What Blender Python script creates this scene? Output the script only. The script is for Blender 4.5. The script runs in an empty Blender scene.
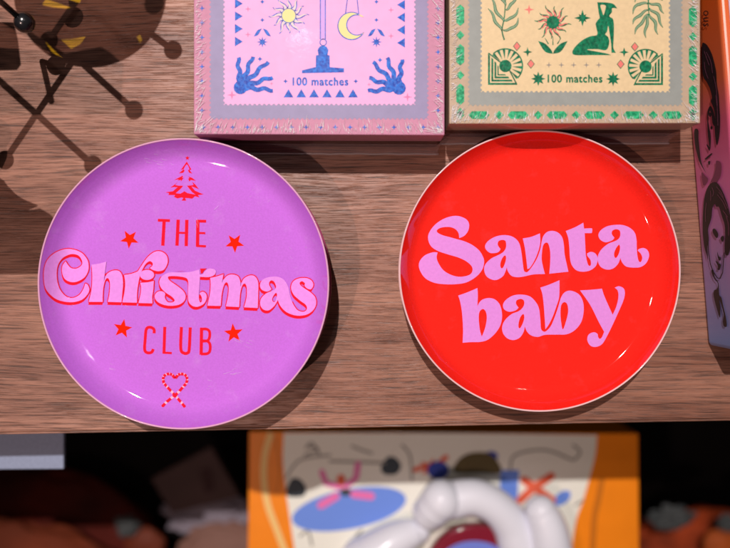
import bpy, bmesh, math, random
from mathutils import Vector, noise
from mathutils.geometry import tessellate_polygon

U = 0.0004          # one layout unit in metres (0.4 mm)
F = 700.0           # camera height above the shelf in units
CX, CY = 365.0, 274.0
sc = bpy.context.scene
C = sc.collection
R = random.Random(7)

# ------------------------------------------------------------ camera, world, lamps
cam = bpy.data.cameras.new("camera"); camo = bpy.data.objects.new("camera", cam); C.objects.link(camo)
camo.location = (0, 0, F * U); cam.sensor_width = 36; cam.lens = 36 * F / 730
cam.clip_start = 0.01; cam.clip_end = 50
cam.dof.use_dof = True; cam.dof.focus_distance = (F - 32) * U; cam.dof.aperture_fstop = 4.9; cam.dof.aperture_blades = 0
sc.camera = camo
w = bpy.data.worlds.new("World"); sc.world = w; w.use_nodes = True
w.node_tree.nodes["Background"].inputs[0].default_value = (1.0, 0.86, 0.82, 1)
w.node_tree.nodes["Background"].inputs[1].default_value = 0.035
sc.view_settings.view_transform = 'Standard'; sc.view_settings.look = 'None'
sc.view_settings.exposure = 0; sc.view_settings.gamma = 1
LA = (-10, -1092, 3500)      # lamp positions: shelf-plane px x, y and height in units
LB = (-685, 1120, 2500)
LC = (0, -80, 3300)
LD = (1500, -800, 3300)
def lamp(name, L, aim, power, col, rad, cone, blend):
    l = bpy.data.lights.new(name, 'SPOT'); o = bpy.data.objects.new(name, l); C.objects.link(o)
    p = Vector(((L[0] - CX) * U, -(L[1] - CY) * U, L[2] * U)); o.location = p
    t = Vector(((aim[0] - CX) * U, -(aim[1] - CY) * U, 0))
    o.rotation_euler = (t - p).to_track_quat('-Z', 'Y').to_euler()
    l.energy = power; l.color = col; l.shadow_soft_size = rad; l.spot_size = math.radians(cone); l.spot_blend = blend
lamp("ceiling_spot", LA, (220, 230), 84, (1, .92, .89), .006, 36, 1.0)
lamp("ceiling_spot", LB, (200, 250), 15, (1, .70, .62), .006, 44, 1.0)
lamp("ceiling_spot", LC, (300, 270), 2.2, (1, .92, .92), .010, 50, 1.0)
lamp("ceiling_spot", LD, (400, 270), 1.6, (1, .88, .80), .010, 50, 1.0)

# ------------------------------------------------------------ helpers
def W(px, py, z=0.0):                        # picture position at height z (units) -> metres
    k = (F - z) / F
    return Vector(((px - CX) * k * U, -(py - CY) * k * U, z * U))
def S(x, y, z=0.0):                          # shelf-plane (true plan) position -> metres
    return Vector(((x - CX) * U, -(y - CY) * U, z * U))
def from_shadow(L, sx, sy, z):               # where something at height z stands if its shadow from L falls at sx, sy
    t = z / L[2]
    return (sx + (L[0] - sx) * t, sy + (L[1] - sy) * t)

def nt(name):
    m = bpy.data.materials.new(name); m.use_nodes = True
    return m, m.node_tree, m.node_tree.nodes["Principled BSDF"]
def mat(name, col, rough=.5, metal=0, spec=.25, coat=0, bump=0, bscale=2000, var=0, vscale=300, coatr=.05, emit=None):
    m, t, b = nt(name); N, Lk = t.nodes, t.links
    b.inputs["Base Color"].default_value = (*col, 1); b.inputs["Roughness"].default_value = rough
    b.inputs["Metallic"].default_value = metal; b.inputs["Specular IOR Level"].default_value = spec
    b.inputs["Coat Weight"].default_value = coat; b.inputs["Coat Roughness"].default_value = coatr
    tc = N.new("ShaderNodeTexCoord")
    if var:
        n = N.new("ShaderNodeTexNoise"); n.inputs["Scale"].default_value = vscale; n.inputs["Detail"].default_value = 5
        Lk.new(tc.outputs["Object"], n.inputs["Vector"])
        r = N.new("ShaderNodeMapRange"); r.inputs[1].default_value = .3; r.inputs[2].default_value = .7
        r.inputs[3].default_value = 1 - var; r.inputs[4].default_value = 1 + var
        Lk.new(n.outputs[0], r.inputs[0])
        x = N.new("ShaderNodeVectorMath"); x.operation = 'SCALE'; x.inputs[0].default_value = col
        Lk.new(r.outputs[0], x.inputs["Scale"]); Lk.new(x.outputs[0], b.inputs["Base Color"])
    if bump:
        n2 = N.new("ShaderNodeTexNoise"); n2.inputs["Scale"].default_value = bscale; n2.inputs["Detail"].default_value = 3
        Lk.new(tc.outputs["Object"], n2.inputs["Vector"])
        bp = N.new("ShaderNodeBump"); bp.inputs["Strength"].default_value = bump; bp.inputs["Distance"].default_value = .0002
        Lk.new(n2.outputs[0], bp.inputs["Height"]); Lk.new(bp.outputs[0], b.inputs["Normal"])
    return m

def ob(name, bm, m, parent=None, smooth=False):
    me = bpy.data.meshes.new(name)
    if isinstance(bm, bmesh.types.BMesh):
        bmesh.ops.recalc_face_normals(bm, faces=bm.faces) if smooth != 'keep' else None
        bm.to_mesh(me); bm.free()
    else:
        me.from_pydata(bm[0], [], bm[1])
    me.materials.append(m)
    if smooth:
        for p in me.polygons: p.use_smooth = True
    o = bpy.data.objects.new(name, me); C.objects.link(o)
    if parent:
        o.parent = parent; off_ = Vector((0, 0, 0)); q = parent
        while q: off_ += q.location; q = q.parent
        for v in me.vertices: v.co = v.co - off_
    return o
def tag(o, label=None, cat=None, group=None, kind=None):
    if label: o["label"] = label
    if cat: o["category"] = cat
    if group: o["group"] = group
    if kind: o["kind"] = kind
    return o
def thing(name, loc, label, cat, group=None):
    e = bpy.data.objects.new(name, None); C.objects.link(e); e.location = loc; e.empty_display_size = .01
    return tag(e, label, cat, group)

# ---- 2D shapes -------------------------------------------------
def smooth(pts, o=(0, 0), s=1.0, seg=6, closed=True):
    """Catmull-Rom through pts; a third element marks a corner."""
    P = [(o[0] + p[0] / s, o[1] + p[1] / s, len(p) > 2) for p in pts]; n = len(P); out = []
    for i in range(n if closed else n - 1):
        p1, p2 = P[i], P[(i + 1) % n]
        p0 = P[(i - 1) % n] if (closed or i > 0) else p1
        p3 = P[(i + 2) % n] if (closed or i < n - 2) else p2
        if p1[2]: p0 = (2 * p1[0] - p2[0], 2 * p1[1] - p2[1]) if p2[2] else (p1[0] - .3 * (p2[0] - p1[0]), p1[1] - .3 * (p2[1] - p1[1]))
        if p2[2]: p3 = (2 * p2[0] - p1[0], 2 * p2[1] - p1[1]) if p1[2] else (p2[0] + .3 * (p2[0] - p1[0]), p2[1] + .3 * (p2[1] - p1[1]))
        for k in range(seg):
            t = k / seg; q = []
            for a in (0, 1):
                q.append(.5 * (2 * p1[a] + (p2[a] - p0[a]) * t + (2 * p0[a] - 5 * p1[a] + 4 * p2[a] - p3[a]) * t * t
                               + (-p0[a] + 3 * p1[a] - 3 * p2[a] + p3[a]) * t ** 3))
            out.append(tuple(q))
    if not closed: out.append(P[-1][:2])
    return out
def area(p): return .5 * sum(p[i - 1][0] * p[i][1] - p[i][0] * p[i - 1][1] for i in range(len(p)))
def grow(p, d):
    s = 1 if area(p) > 0 else -1; n = len(p); out = []
    for i in range(n):
        a, b, c = Vector(p[i - 1][:2]), Vector(p[i][:2]), Vector(p[(i + 1) % n][:2])
        t = (b - a); u = (c - b)
        t = t.normalized() if t.length > 1e-9 else u.normalized(); u = u.normalized() if u.length > 1e-9 else t
        nn = Vector((t.y, -t.x)) + Vector((u.y, -u.x))
        nn = nn.normalized() if nn.length > .4 else Vector((t.y, -t.x))
        out.append((b.x + s * d * nn.x, b.y + s * d * nn.y))
    return out
def stroke(pts, wd, cap=4, w2=None):
    n = len(pts); Lf, Rt = [], []
    for i in range(n):
        a = Vector(pts[max(i - 1, 0)][:2]); b = Vector(pts[min(i + 1, n - 1)][:2]); t = (b - a).normalized()
        wi = wd if w2 is None else wd + (w2 - wd) * i / (n - 1)
        nr = Vector((-t.y, t.x)) * wi / 2; c = Vector(pts[i][:2]); Lf.append((c.x + nr.x, c.y + nr.y)); Rt.append((c.x - nr.x, c.y - nr.y))
        if i == n - 1: te, we = t, wi
        if i == 0: ts = t
    def capf(c, t, r, sgn):
        a0 = math.atan2(t.x * sgn, -t.y * sgn); return [(c[0] + r * math.cos(a0 - math.pi * k / cap), c[1] + r * math.sin(a0 - math.pi * k / cap)) for k in range(1, cap)]
    out = list(Lf)
    if cap: out += capf(pts[-1], te, we / 2, 1)
    out += Rt[::-1]
    if cap: out += capf(pts[0], ts, wd / 2, -1)
    return out
def circ(x, y, r, n=20, ry=None, rot=0):
    ry = ry or r; c, s = math.cos(rot), math.sin(rot)
    return [(x + r * math.cos(a) * c - ry * math.sin(a) * s, y + r * math.cos(a) * s + ry * math.sin(a) * c) for a in (2 * math.pi * i / n for i in range(n))]
def star(x, y, r, n=5, q=.4, rot=-90):
    return [(x + (r if i % 2 == 0 else r * q) * math.cos(math.radians(rot + 180 * i / n)), y + (r if i % 2 == 0 else r * q) * math.sin(math.radians(rot + 180 * i / n))) for i in range(2 * n)]
def rect(x0, y0, x1, y1): return [(x0, y0), (x1, y0), (x1, y1), (x0, y1)]

class Print:
    """flat ink shapes laid on a surface by map(px, py, lift)"""
    def __init__(s, fmap, cell=None): s.f, s.cell, s.items = fmap, cell, []
    def add(s, outer, holes=(), lv=0): s.items.append((outer, holes, lv)); return s
    def each(s, name, m, parent):
        """every separate shape a part of its own"""
        its = s.items
        for it in its: s.items = [it]; s.build(name, m, parent)
    def build(s, name, m, parent):
        bm = bmesh.new()
        for outer, holes, lv in s.items:
            loops = [outer] + list(holes); flat = [p for l in loops for p in l]
            b2 = bmesh.new(); vs = [b2.verts.new((p[0], p[1], 0)) for p in flat]
            for t in tessellate_polygon([[Vector((p[0], p[1], 0)) for p in l] for l in loops]):
                try: b2.faces.new([vs[i] for i in t])
                except ValueError: pass
            if s.cell:
                xs = [p[0] for p in flat]; ys = [p[1] for p in flat]
                x = math.floor(min(xs) / s.cell) * s.cell + s.cell
                while x < max(xs):
                    bmesh.ops.bisect_plane(b2, geom=b2.verts[:] + b2.edges[:] + b2.faces[:], plane_co=(x, 0, 0), plane_no=(1, 0, 0), dist=1e-5); x += s.cell
                y = math.floor(min(ys) / s.cell) * s.cell + s.cell
                while y < max(ys):
                    bmesh.ops.bisect_plane(b2, geom=b2.verts[:] + b2.edges[:] + b2.faces[:], plane_co=(0, y, 0), plane_no=(0, 1, 0), dist=1e-5); y += s.cell
            mp = {}
            for v in b2.verts: mp[v] = bm.verts.new(s.f(v.co.x, v.co.y, .12 + .09 * lv))
            for f in b2.faces:
                try: bm.faces.new([mp[v] for v in f.verts])
                except ValueError: pass
            b2.free()
        bm.normal_update()
        for f in bm.faces:
            if f.normal.dot(Vector((0, 0, F * U)) - f.calc_center_median()) < 0: f.normal_flip()
        return ob(name, bm, m, parent, smooth='keep')

def text_polys(txt, x0, y0, x1, y1, bold=0.0, shear=0):
    """built-in font outlines as (outer, holes) fitted to a box, y down"""
    cu = bpy.data.curves.new("t", 'FONT'); cu.body = txt; cu.offset = bold; cu.resolution_u = 3; cu.fill_mode = 'NONE'; cu.space_character = 1.12
    o = bpy.data.objects.new("t", cu); C.objects.link(o); dg = bpy.context.evaluated_depsgraph_get(); dg.update()
    me = bpy.data.meshes.new_from_object(o.evaluated_get(dg)); bpy.data.objects.remove(o); bpy.data.curves.remove(cu)
    bm = bmesh.new(); bm.from_mesh(me); bpy.data.meshes.remove(me)
    loops, seen = [], set()
    for v in bm.verts:
        if v in seen or not v.link_edges: continue
        lp = [v]; seen.add(v); cur = v
        while True:
            nx = [e.other_vert(cur) for e in cur.link_edges if e.other_vert(cur) not in seen]
            if not nx: break
            cur = nx[0]; seen.add(cur); lp.append(cur)
        if len(lp) > 2: loops.append([(q.co.x, -q.co.y) for q in lp])
    bm.free()
    X = [p[0] for l in loops for p in l]; Y = [p[1] for l in loops for p in l]
    mx, my = min(X), min(Y); sx = (x1 - x0) / (max(X) - mx); sy = (y1 - y0) / (max(Y) - my)
    loops = [[(x0 + (p[0] - mx) * sx, y0 + (p[1] - my) * sy) for p in l] for l in loops]
    def inside(pt, l):
        c = False
        for i in range(len(l)):
            a, b = l[i - 1], l[i]
            if (a[1] > pt[1]) != (b[1] > pt[1]) and pt[0] < (b[0] - a[0]) * (pt[1] - a[1]) / (b[1] - a[1]) + a[0]: c = not c
        return c
    res = []
    for l in loops:
        if sum(inside(l[0], k) for k in loops if k is not l) % 2 == 0:
            res.append((l, [k for k in loops if k is not l and inside(k[0], l)]))
    return res

# ---- solids ----------------------------------------------------
def lathe(prof, c, n=160, closed=False):
    bm = bmesh.new(); rings = []
    for r, z in prof:
        if r < 1e-6: rings.append([bm.verts.new(S(c[0], c[1], z))])
        else: rings.append([bm.verts.new(S(c[0] + r * math.cos(2 * math.pi * i / n), c[1] + r * math.sin(2 * math.pi * i / n), z)) for i in range(n)])
    for a, b in zip(rings, rings[1:] + ([rings[0]] if closed else [])):
        for i in range(n):
            j = (i + 1) % n
            q = [a[i % len(a)], a[j % len(a)], b[j % len(b)], b[i % len(b)]]; u = []
            for v in q:
                if v not in u: u.append(v)
            if len(u) > 2: bm.faces.new(u)
    return bm
def prism(poly, z0, z1, bev=0, to=S, seg=2):
    bm = bmesh.new(); a = [bm.verts.new(to(p[0], p[1], z0)) for p in poly]; b = [bm.verts.new(to(p[0], p[1], z1)) for p in poly]
    bm.faces.new(a); bm.faces.new(b[::-1])
    for i in range(len(poly)): bm.faces.new([a[i - 1], a[i], b[i], b[i - 1]])
    bmesh.ops.recalc_face_normals(bm, faces=bm.faces)
    if bev: bmesh.ops.bevel(bm, geom=bm.edges[:], offset=bev * U, segments=seg, affect='EDGES', profile=.6)
    return bm
def tube(pts, rs, n=14, bm=None):
    bm = bm or bmesh.new(); P = [Vector(p) for p in pts]; rings = []
    if not hasattr(rs, '__len__'): rs = [rs] * len(P)
    up = Vector((0.13, .2, 1)).normalized()
    for i, p in enumerate(P):
        t = (P[min(i + 1, len(P) - 1)] - P[max(i - 1, 0)]).normalized(); a = t.cross(up).normalized(); b = t.cross(a)
        rings.append([bm.verts.new(p + (a * math.cos(2 * math.pi * k / n) + b * math.sin(2 * math.pi * k / n)) * rs[i] * U) for k in range(n)])
    for a, b in zip(rings, rings[1:]):
        for k in range(n): bm.faces.new([a[k], a[(k + 1) % n], b[(k + 1) % n], b[k]])
    bm.faces.new(rings[0]); bm.faces.new(rings[-1][::-1]); return bm
def ball(p, r, bm=None, sq=1):
    bm = bm or bmesh.new(); g = bmesh.ops.create_uvsphere(bm, u_segments=32, v_segments=20, radius=r * U)
    for v in g['verts']: v.co = Vector((v.co.x, v.co.y, v.co.z * sq)) + Vector(p)
    return bm

# ------------------------------------------------------------ materials
def wood_mat(name, gain=1.0):
    m, t, b = nt(name); N, Lk = t.nodes, t.links
    tc = N.new("ShaderNodeTexCoord")
    def noisy(scale, det, rough=.6, src=None):
        mp = N.new("ShaderNodeMapping"); mp.inputs["Scale"].default_value = scale; Lk.new(src or tc.outputs["Object"], mp.inputs["Vector"])
        n = N.new("ShaderNodeTexNoise"); n.inputs["Scale"].default_value = 1; n.inputs["Detail"].default_value = det; n.inputs["Roughness"].default_value = rough
        Lk.new(mp.outputs[0], n.inputs["Vector"]); return n
    # gentle waviness of the grain
    wv = noisy((9, 22, 5), 2); ad = N.new("ShaderNodeVectorMath"); ad.operation = 'MULTIPLY_ADD'
    Lk.new(wv.outputs["Color"], ad.inputs[0]); ad.inputs[1].default_value = (0, .006, 0); Lk.new(tc.outputs["Object"], ad.inputs[2])
    v = ad.outputs[0]
    broad = noisy((5, 60, 8), 5, .6, v); fine = noisy((22, 520, 60), 5, .7, v); pores = noisy((70, 2500, 150), 3, .6, v); fl = noisy((38, 1500, 85), 2, .5, v)
    r1 = N.new("ShaderNodeValToRGB"); e = r1.color_ramp.elements
    e[0].position = .34; e[0].color = (.135 * gain, .045 * gain, .026 * gain, 1); e[1].position = .66; e[1].color = (.47 * gain, .222 * gain, .147 * gain, 1)
    mm = N.new("ShaderNodeMix"); mm.data_type = 'FLOAT'; mm.inputs[0].default_value = .44
    Lk.new(broad.outputs[0], mm.inputs[2]); Lk.new(fine.outputs[0], mm.inputs[3]); Lk.new(mm.outputs[0], r1.inputs[0])
    def dark(n, a, c, lo):
        q = N.new("ShaderNodeMapRange"); q.inputs[1].default_value = a; q.inputs[2].default_value = c; q.inputs[3].default_value = lo; q.inputs[4].default_value = 1
        Lk.new(n.outputs[0], q.inputs[0]); return q.outputs[0]
    mu = N.new("ShaderNodeMath"); mu.operation = 'MULTIPLY'; Lk.new(dark(pores, .37, .49, .46), mu.inputs[0]); Lk.new(dark(fl, .34, .42, .42), mu.inputs[1])
    x = N.new("ShaderNodeVectorMath"); x.operation = 'SCALE'; Lk.new(r1.outputs[0], x.inputs[0]); Lk.new(mu.outputs[0], x.inputs["Scale"])
    Lk.new(x.outputs[0], b.inputs["Base Color"])
    b.inputs["Roughness"].default_value = .42; b.inputs["Specular IOR Level"].default_value = .5
    bp = N.new("ShaderNodeBump"); bp.inputs["Strength"].default_value = .5; bp.inputs["Distance"].default_value = .00025
    Lk.new(mu.outputs[0], bp.inputs["Height"]); Lk.new(bp.outputs[0], b.inputs["Normal"])
    return m
WOOD = wood_mat("walnut_laminate")
WOOD_E = wood_mat("walnut_edge_band", .8)

def enamel(name, col, dust):
    """glossy resin with faint smudges and scratches in its finish"""
    m, t, b = nt(name); N, Lk = t.nodes, t.links
    tc = N.new("ShaderNodeTexCoord")
    n = N.new("ShaderNodeTexNoise"); n.inputs["Scale"].default_value = 1500; n.inputs["Detail"].default_value = 2; Lk.new(tc.outputs["Object"], n.inputs["Vector"])
    n2 = N.new("ShaderNodeTexNoise"); n2.inputs["Scale"].default_value = 130; n2.inputs["Detail"].default_value = 6; n2.inputs["Roughness"].default_value = .65; Lk.new(tc.outputs["Object"], n2.inputs["Vector"])
    q = N.new("ShaderNodeMapRange"); q.inputs[1].default_value = .3; q.inputs[2].default_value = .7; q.inputs[3].default_value = .95; q.inputs[4].default_value = 1.05; Lk.new(n.outputs[0], q.inputs[0])
    x = N.new("ShaderNodeVectorMath"); x.operation = 'SCALE'; x.inputs[0].default_value = col; Lk.new(q.outputs[0], x.inputs["Scale"])
    d = N.new("ShaderNodeMapRange"); d.inputs[1].default_value = .56; d.inputs[2].default_value = .74; d.inputs[3].default_value = 0; d.inputs[4].default_value = dust; Lk.new(n2.outputs[0], d.inputs[0])
    mx = N.new("ShaderNodeMix"); mx.data_type = 'RGBA'; Lk.new(d.outputs[0], mx.inputs[0]); Lk.new(x.outputs[0], mx.inputs[6]); mx.inputs[7].default_value = (.80, .62, .85, 1)
    Lk.new(mx.outputs[2], b.inputs["Base Color"])
    b.inputs["Roughness"].default_value = .5; b.inputs["Coat Weight"].default_value = 1; b.inputs["Coat Roughness"].default_value = .035; b.inputs["Specular IOR Level"].default_value = 0
    return m
PURPLE = enamel("orchid_resin", (.57, .165, .74), .12)
RED = enamel("scarlet_resin", (.94, .022, .014), .02)
RIMP = mat("pink_rim_enamel", (.80, .42, .62), .3, coat=.6)
RIMR = mat("pale_rim_enamel", (.86, .55, .56), .3, coat=.6)
SIDEP = mat("magenta_side_enamel", (.42, .05, .16), .35, coat=.5)
SIDER = mat("red_side_enamel", (.55, .03, .03), .35, coat=.5)
INK_RED = mat("red_ink", (.90, .012, .035), .5, spec=0, coat=1, coatr=.035)
INK_STAR = mat("bright_red_ink", (.95, .018, .004), .5, spec=0, coat=1, coatr=.035)
INK_PINK = mat("light_orchid_ink", (.76, .29, .80), .5, spec=0, coat=1, coatr=.035, var=.04, vscale=900)
INK_PINK2 = mat("light_pink_ink", (.80, .30, .84), .5, spec=0, coat=1, coatr=.035, var=.05, vscale=900)
INK_CANE = mat("pale_cane_ink", (.82, .42, .66), .4, coat=1)
BLACK_M = mat("black_metal", (.012, .012, .014), .22, 0, .6, coat=.5)
AMBER = mat("brown_disc", (.05, .018, .012), .4)
PALE_FILM = None

# ------------------------------------------------------------ the setting: shelf
roll = -14 / 730.0
def edge_y(x): return 432.5 + (x) * roll      # front edge in the shelf plane
poly = [(-700, -500), (1250, -500), (1250, edge_y(1250)), (-700, edge_y(-700))]
shelf = thing("wooden_shelf", (0, 0, 0), "walnut wood shelf board that the round dishes and boxes stand on", "shelf")
ob("shelf_board", prism(poly, -40, 0, 1.6, seg=3), WOOD, shelf)
eb = [(-700, edge_y(-700) + .15), (1250, edge_y(1250) + .15), (1250, edge_y(1250) + 2.2), (-700, edge_y(-700) + 2.2)]
ob("edge_band", prism(eb, -40, -.6, .5), WOOD_E, shelf)

# floor and back wall of the unit below
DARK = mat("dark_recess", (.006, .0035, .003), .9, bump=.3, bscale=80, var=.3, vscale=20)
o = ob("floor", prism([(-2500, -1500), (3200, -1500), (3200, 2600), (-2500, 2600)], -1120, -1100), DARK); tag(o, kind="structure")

# ------------------------------------------------------------ round dishes
DR = 132.0; DH = 22.0
def dprof(r):
    r0, r1 = 109.0, DR - 1.4
    if r < r0: return 3.0
    return 3.0 + 18.0 * min((r - r0) / (r1 - r0), 1.1) ** 2.5
def dish(c, z, side, rim, inner, label, group=None):
    t = thing("trinket_dish", S(c[0], c[1], z), label, "dish", group)
    ob("outer_shell", lathe([(0, z), (106, z), (114, z + 1), (122, z + 5), (128, z + 12), (DR - .1, z + 20.8), (DR - 1.4, z + 20.2), (129, z + 14), (125, z + 6), (117, z + 2.2), (0, z + 2)], c), side, t, True)
    ob("rim", lathe([(DR + .1, z + 20.6), (DR + .2, z + 21.3), (DR - .3, z + 22), (DR - 1.0, z + 21.9), (DR - 1.45, z + 21.1), (DR - 1.2, z + 20.6)], c, closed=True), rim, t, True)
    pr = [(0, z + 3)] + [(r, z + dprof(r)) for r in (60, 90, 104, 109, 110.5, 112, 113.5, 115, 116.5, 118, 119.5, 121, 122.5, 124, 125.2, 126.4, 127.6, 128.6, 129.6, DR - 1.3)]
    inl = ob("resin_inlay", lathe(pr, c), inner, t, True)
    return inl
def dish_map(c, z):
    def f(px, py, lift):
        h = z + 3.0
        for _ in range(30):
            k = (F - h) / F; x = CX + (px - CX) * k; y = CY + (py - CY) * k
            r = math.hypot(x - c[0], y - c[1]); h += .5 * (z + dprof(min(r, DR - 2)) - h)
        return S(x, y, h + lift)
    return f

PC = (200.4, 282.9); RC = (529.0, 271.2)
PZ = [0, 22, 44]
plabels = ["bottom dish of the purple stack, deep magenta side on the wood shelf",
           "purple dish directly beneath the top one of the stack, thin pink rim showing",
           "round orchid purple dish printed THE Christmas CLUB, topmost of its stack"]
for z, l in zip(PZ, plabels): top = dish((PC[0] + (0 if z > 40 else R.uniform(-.6, .9)), PC[1]), z, SIDEP, RIMP if z > 40 else SIDEP, PURPLE, l, "stacked purple dishes")
pt = top
dish((RC[0] + .5, RC[1] + .3), 0, SIDER, RIMR, RED, "lower red dish hidden beneath the Santa baby dish, a sliver of rim showing", "stacked red dishes")
rt = dish(RC, 22, SIDER, RIMR, RED, "round scarlet dish printed Santa baby in pink letters, on top of another", "stacked red dishes")

mP = dish_map(PC, 44); mR = dish_map(RC, 22)

# ---- SANTA BABY
k = 7.3
G = []
G.append((smooth([(345,220,1),(385,200),(412,160),(415,110),(385,75),(320,57),(240,75),(170,120),(125,180),(118,230),(140,280),(188,313),(260,338),(340,362),(400,392),(438,430),(438,468),(410,492),(350,502),(290,490),(230,455),(192,400),(180,360),(187,324,1),(150,324),(95,345),(58,385),(50,425),(65,470),(100,515),(160,545),(230,556),(320,556),(400,542),(470,500),(512,450),(526,400),(520,360),(490,310),(440,270),(380,242),(330,228),(280,214),(228,200),(190,182),(182,163),(210,144),(265,138),(310,150),(338,180)], (412, 208), k), []))
aT = [(150,300,1),(130,270),(135,243),(160,233),(185,240),(191,270),(185,300),(165,325),(130,345),(80,370),(40,410),(30,450),(45,495),(80,520),(120,525),(165,500),(185,465),(195,432,1),(205,465),(230,495),(270,505),(320,500),(390,485),(474,482,1),(460,430),(450,370),(455,300),(465,265),(485,252),(500,265),(512,320),(512,400),(505,480,1),(560,474),(645,465,1),(635,420),(618,340),(612,270),(600,215),(570,180),(530,167),(490,175),(462,205),(450,245),(440,300),(417,365),(382,425),(350,464),(335,468),(320,455),(312,400),(300,310),(285,255),(255,220),(215,202),(165,198),(110,210),(60,240),(37,275),(45,305),(75,328),(115,328),(138,318)]
G.append((smooth(aT, (480, 208), k), [smooth([(187,347,1),(190,370),(180,410),(165,438),(152,435),(148,410),(158,375),(175,350)], (480, 208), k)]))
G.append((smooth([(312,222,1),(375,210),(437,185,1),(440,245),(427,310),(398,382),(365,435),(346,446,1),(335,350),(325,280)], (480, 208), k), []))
G.append((smooth([(42,168,1),(110,140),(170,107,1),(175,150,1),(228,148),(235,158),(233,178),(225,183),(180,183,1),(183,250),(188,340),(200,400),(212,422),(225,415),(222,380),(200,350),(197,332,1),(225,320),(255,330),(272,355),(274,385),(260,425),(220,455),(170,465),(120,455),(85,415),(72,360),(68,290),(60,220)], (560, 208), k), []))
G.append((smooth([(397,217,1),(378,190),(383,165),(410,155),(435,165),(440,195),(430,222),(405,240),(350,262),(300,305),(277,350),(278,395),(300,432),(345,450),(390,440),(425,405),(440,365,1),(455,400),(485,428),(540,435),(590,430),(630,400),(650,350),(640,310),(610,292),(575,300),(568,312,1),(590,335),(600,365),(590,393),(575,388),(565,350),(560,290),(558,230),(545,180),(510,145),(460,125),(400,123),(340,135),(295,165),(280,200),(295,232),(330,250),(365,243),(386,232)], (560, 208), k), [smooth([(432,268),(438,290),(430,330),(412,362),(398,358),(395,330),(408,295),(425,272)], (560, 208), k)]))
G.append((smooth([(60,150,1),(130,125),(200,95,1),(203,150),(200,228,1),(215,200),(240,178),(285,168),(330,180),(365,220),(380,290),(370,360),(335,420),(280,470),(225,488),(150,490),(92,495,1),(95,400),(88,280),(75,200)], (450, 275), k), [smooth([(240,248),(262,270),(268,320),(255,390),(232,450,1),(218,400),(210,320),(215,270)], (450, 275), k)]))
lig = [(500,238,1),(482,210),(487,185),(515,175),(538,185),(541,215),(525,245),(495,267),(450,285),(405,325),(382,370),(385,420),(415,460),(460,475),(505,460),(535,420),(546,375,1),(560,410),(590,440),(640,452)]
lig += [(x + 584, y) for x, y in [(110,437),(200,435),(270,432),(330,400),(375,340),(392,260),(385,190),(355,140),(300,115),(255,125),(226,165),(206,232),(182,302),(152,372),(117,410),(95,411),(80,390),(75,320),(64,240)]]
lig += [(620,190),(580,155),(520,143),(460,150),(410,180),(387,215),(395,250),(430,268),(470,262),(490,250)]
G.append((smooth(lig, (450, 275), k), [smooth([(x + 584, y) for x, y in [(250,198),(272,215),(278,270),(262,340),(240,397),(228,350),(222,280),(228,220)]], (450, 275), k),
          smooth([(535,285),(542,310),(532,350),(512,387),(500,380),(502,345),(515,305)], (450, 275), k)]))
G.append((smooth([(75,92,1),(140,70),(215,38,1),(215,110),(211,170),(192,230),(167,300),(137,362),(112,396,1),(108,330),(100,220),(90,140)], (530, 275), k), []))
G.append((smooth([(365,112,1),(440,108),(525,100,1),(545,160),(603,290,1),(630,230),(645,160),(640,115),(618,92,1),(650,82),(685,100),(692,140),(680,190),(650,260),(600,370),(560,450),(525,505),(480,525),(440,515),(418,475),(428,435),(465,418),(492,430),(497,452),(508,466),(524,455),(541,415,1),(500,340),(440,220)], (530, 275), k), []))
pr = Print(mR, 6)
for a, h in G: pr.add(a, h)
pr.items, rest = pr.items[:4], pr.items[4:]; pr.build("lettering", INK_PINK, rt); pr.items = rest; pr.build("lettering", INK_PINK, rt)

# ---- THE CHRISTMAS CLUB
H = []
H.append((smooth([(190,140,1),(168,170),(163,215),(180,265),(220,290),(270,290),(325,260),(352,215),(357,170),(345,125),(300,75),(215,50),(130,70),(65,120),(35,190),(32,280),(50,350),(110,410),(180,435),(250,438),(310,420),(350,380),(362,345),(350,312),(332,302,1),(320,340),(290,385),(240,408),(190,395),(145,340),(125,260),(130,180),(160,125),(200,98),(240,88),(285,100),(310,140),(305,170),(270,193),(230,190),(205,165)], (40, 242), k), []))
H.append((smooth([(378,165,1),(430,158),(487,143,1),(475,230),(468,288,1),(490,235),(530,210),(575,210),(600,240),(608,300),(603,370),(597,440,1),(497,437,1),(510,370),(513,300),(500,265),(480,275),(465,330),(460,390),(460,437,1),(358,437,1),(378,350),(384,250)], (40, 242), k), []))
H.append((smooth([(178,240,1),(230,232),(278,214,1),(310,165),(350,110),(400,72),(450,70),(488,100),(495,150),(470,200),(430,213),(390,205),(365,190,1),(385,172),(385,152),(365,140),(340,155),(320,185),(295,240),(280,310),(272,380),(272,443,1),(165,440,1),(180,370),(186,300)], (100, 242), k), []))
H.append((circ(100 + 345 / k, 242 + 240 / k, 52 / k, 26, 37 / k), []))
H.append((smooth([(295,297,1),(350,294),(395,283,1),(390,350),(383,400),(385,448,1),(283,445,1),(298,380),(302,330)], (100, 242), k), []))
H.append((smooth([(362,200,1),(366,238,1),(388,234),(402,214),(430,194),(470,198),(483,218),(468,243),(430,256),(366,254,1),(362,330),(358,400),(367,440),(380,430),(378,400),(362,376,1),(385,362),(410,378),(415,410),(395,450),(350,472),(310,465),(282,430),(279,365),(281,300),(274,270),(252,258),(200,250),(145,250),(133,262),(150,285),(200,320),(242,355),(261,390),(252,430),(210,458),(140,465),(75,448),(40,415),(38,385),(60,362),(90,360),(112,376),(110,405),(130,437),(165,440),(182,425),(160,398),(115,368),(80,330),(70,285),(95,245),(150,222),(230,222),(300,217)], (150, 242), k), []))
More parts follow.
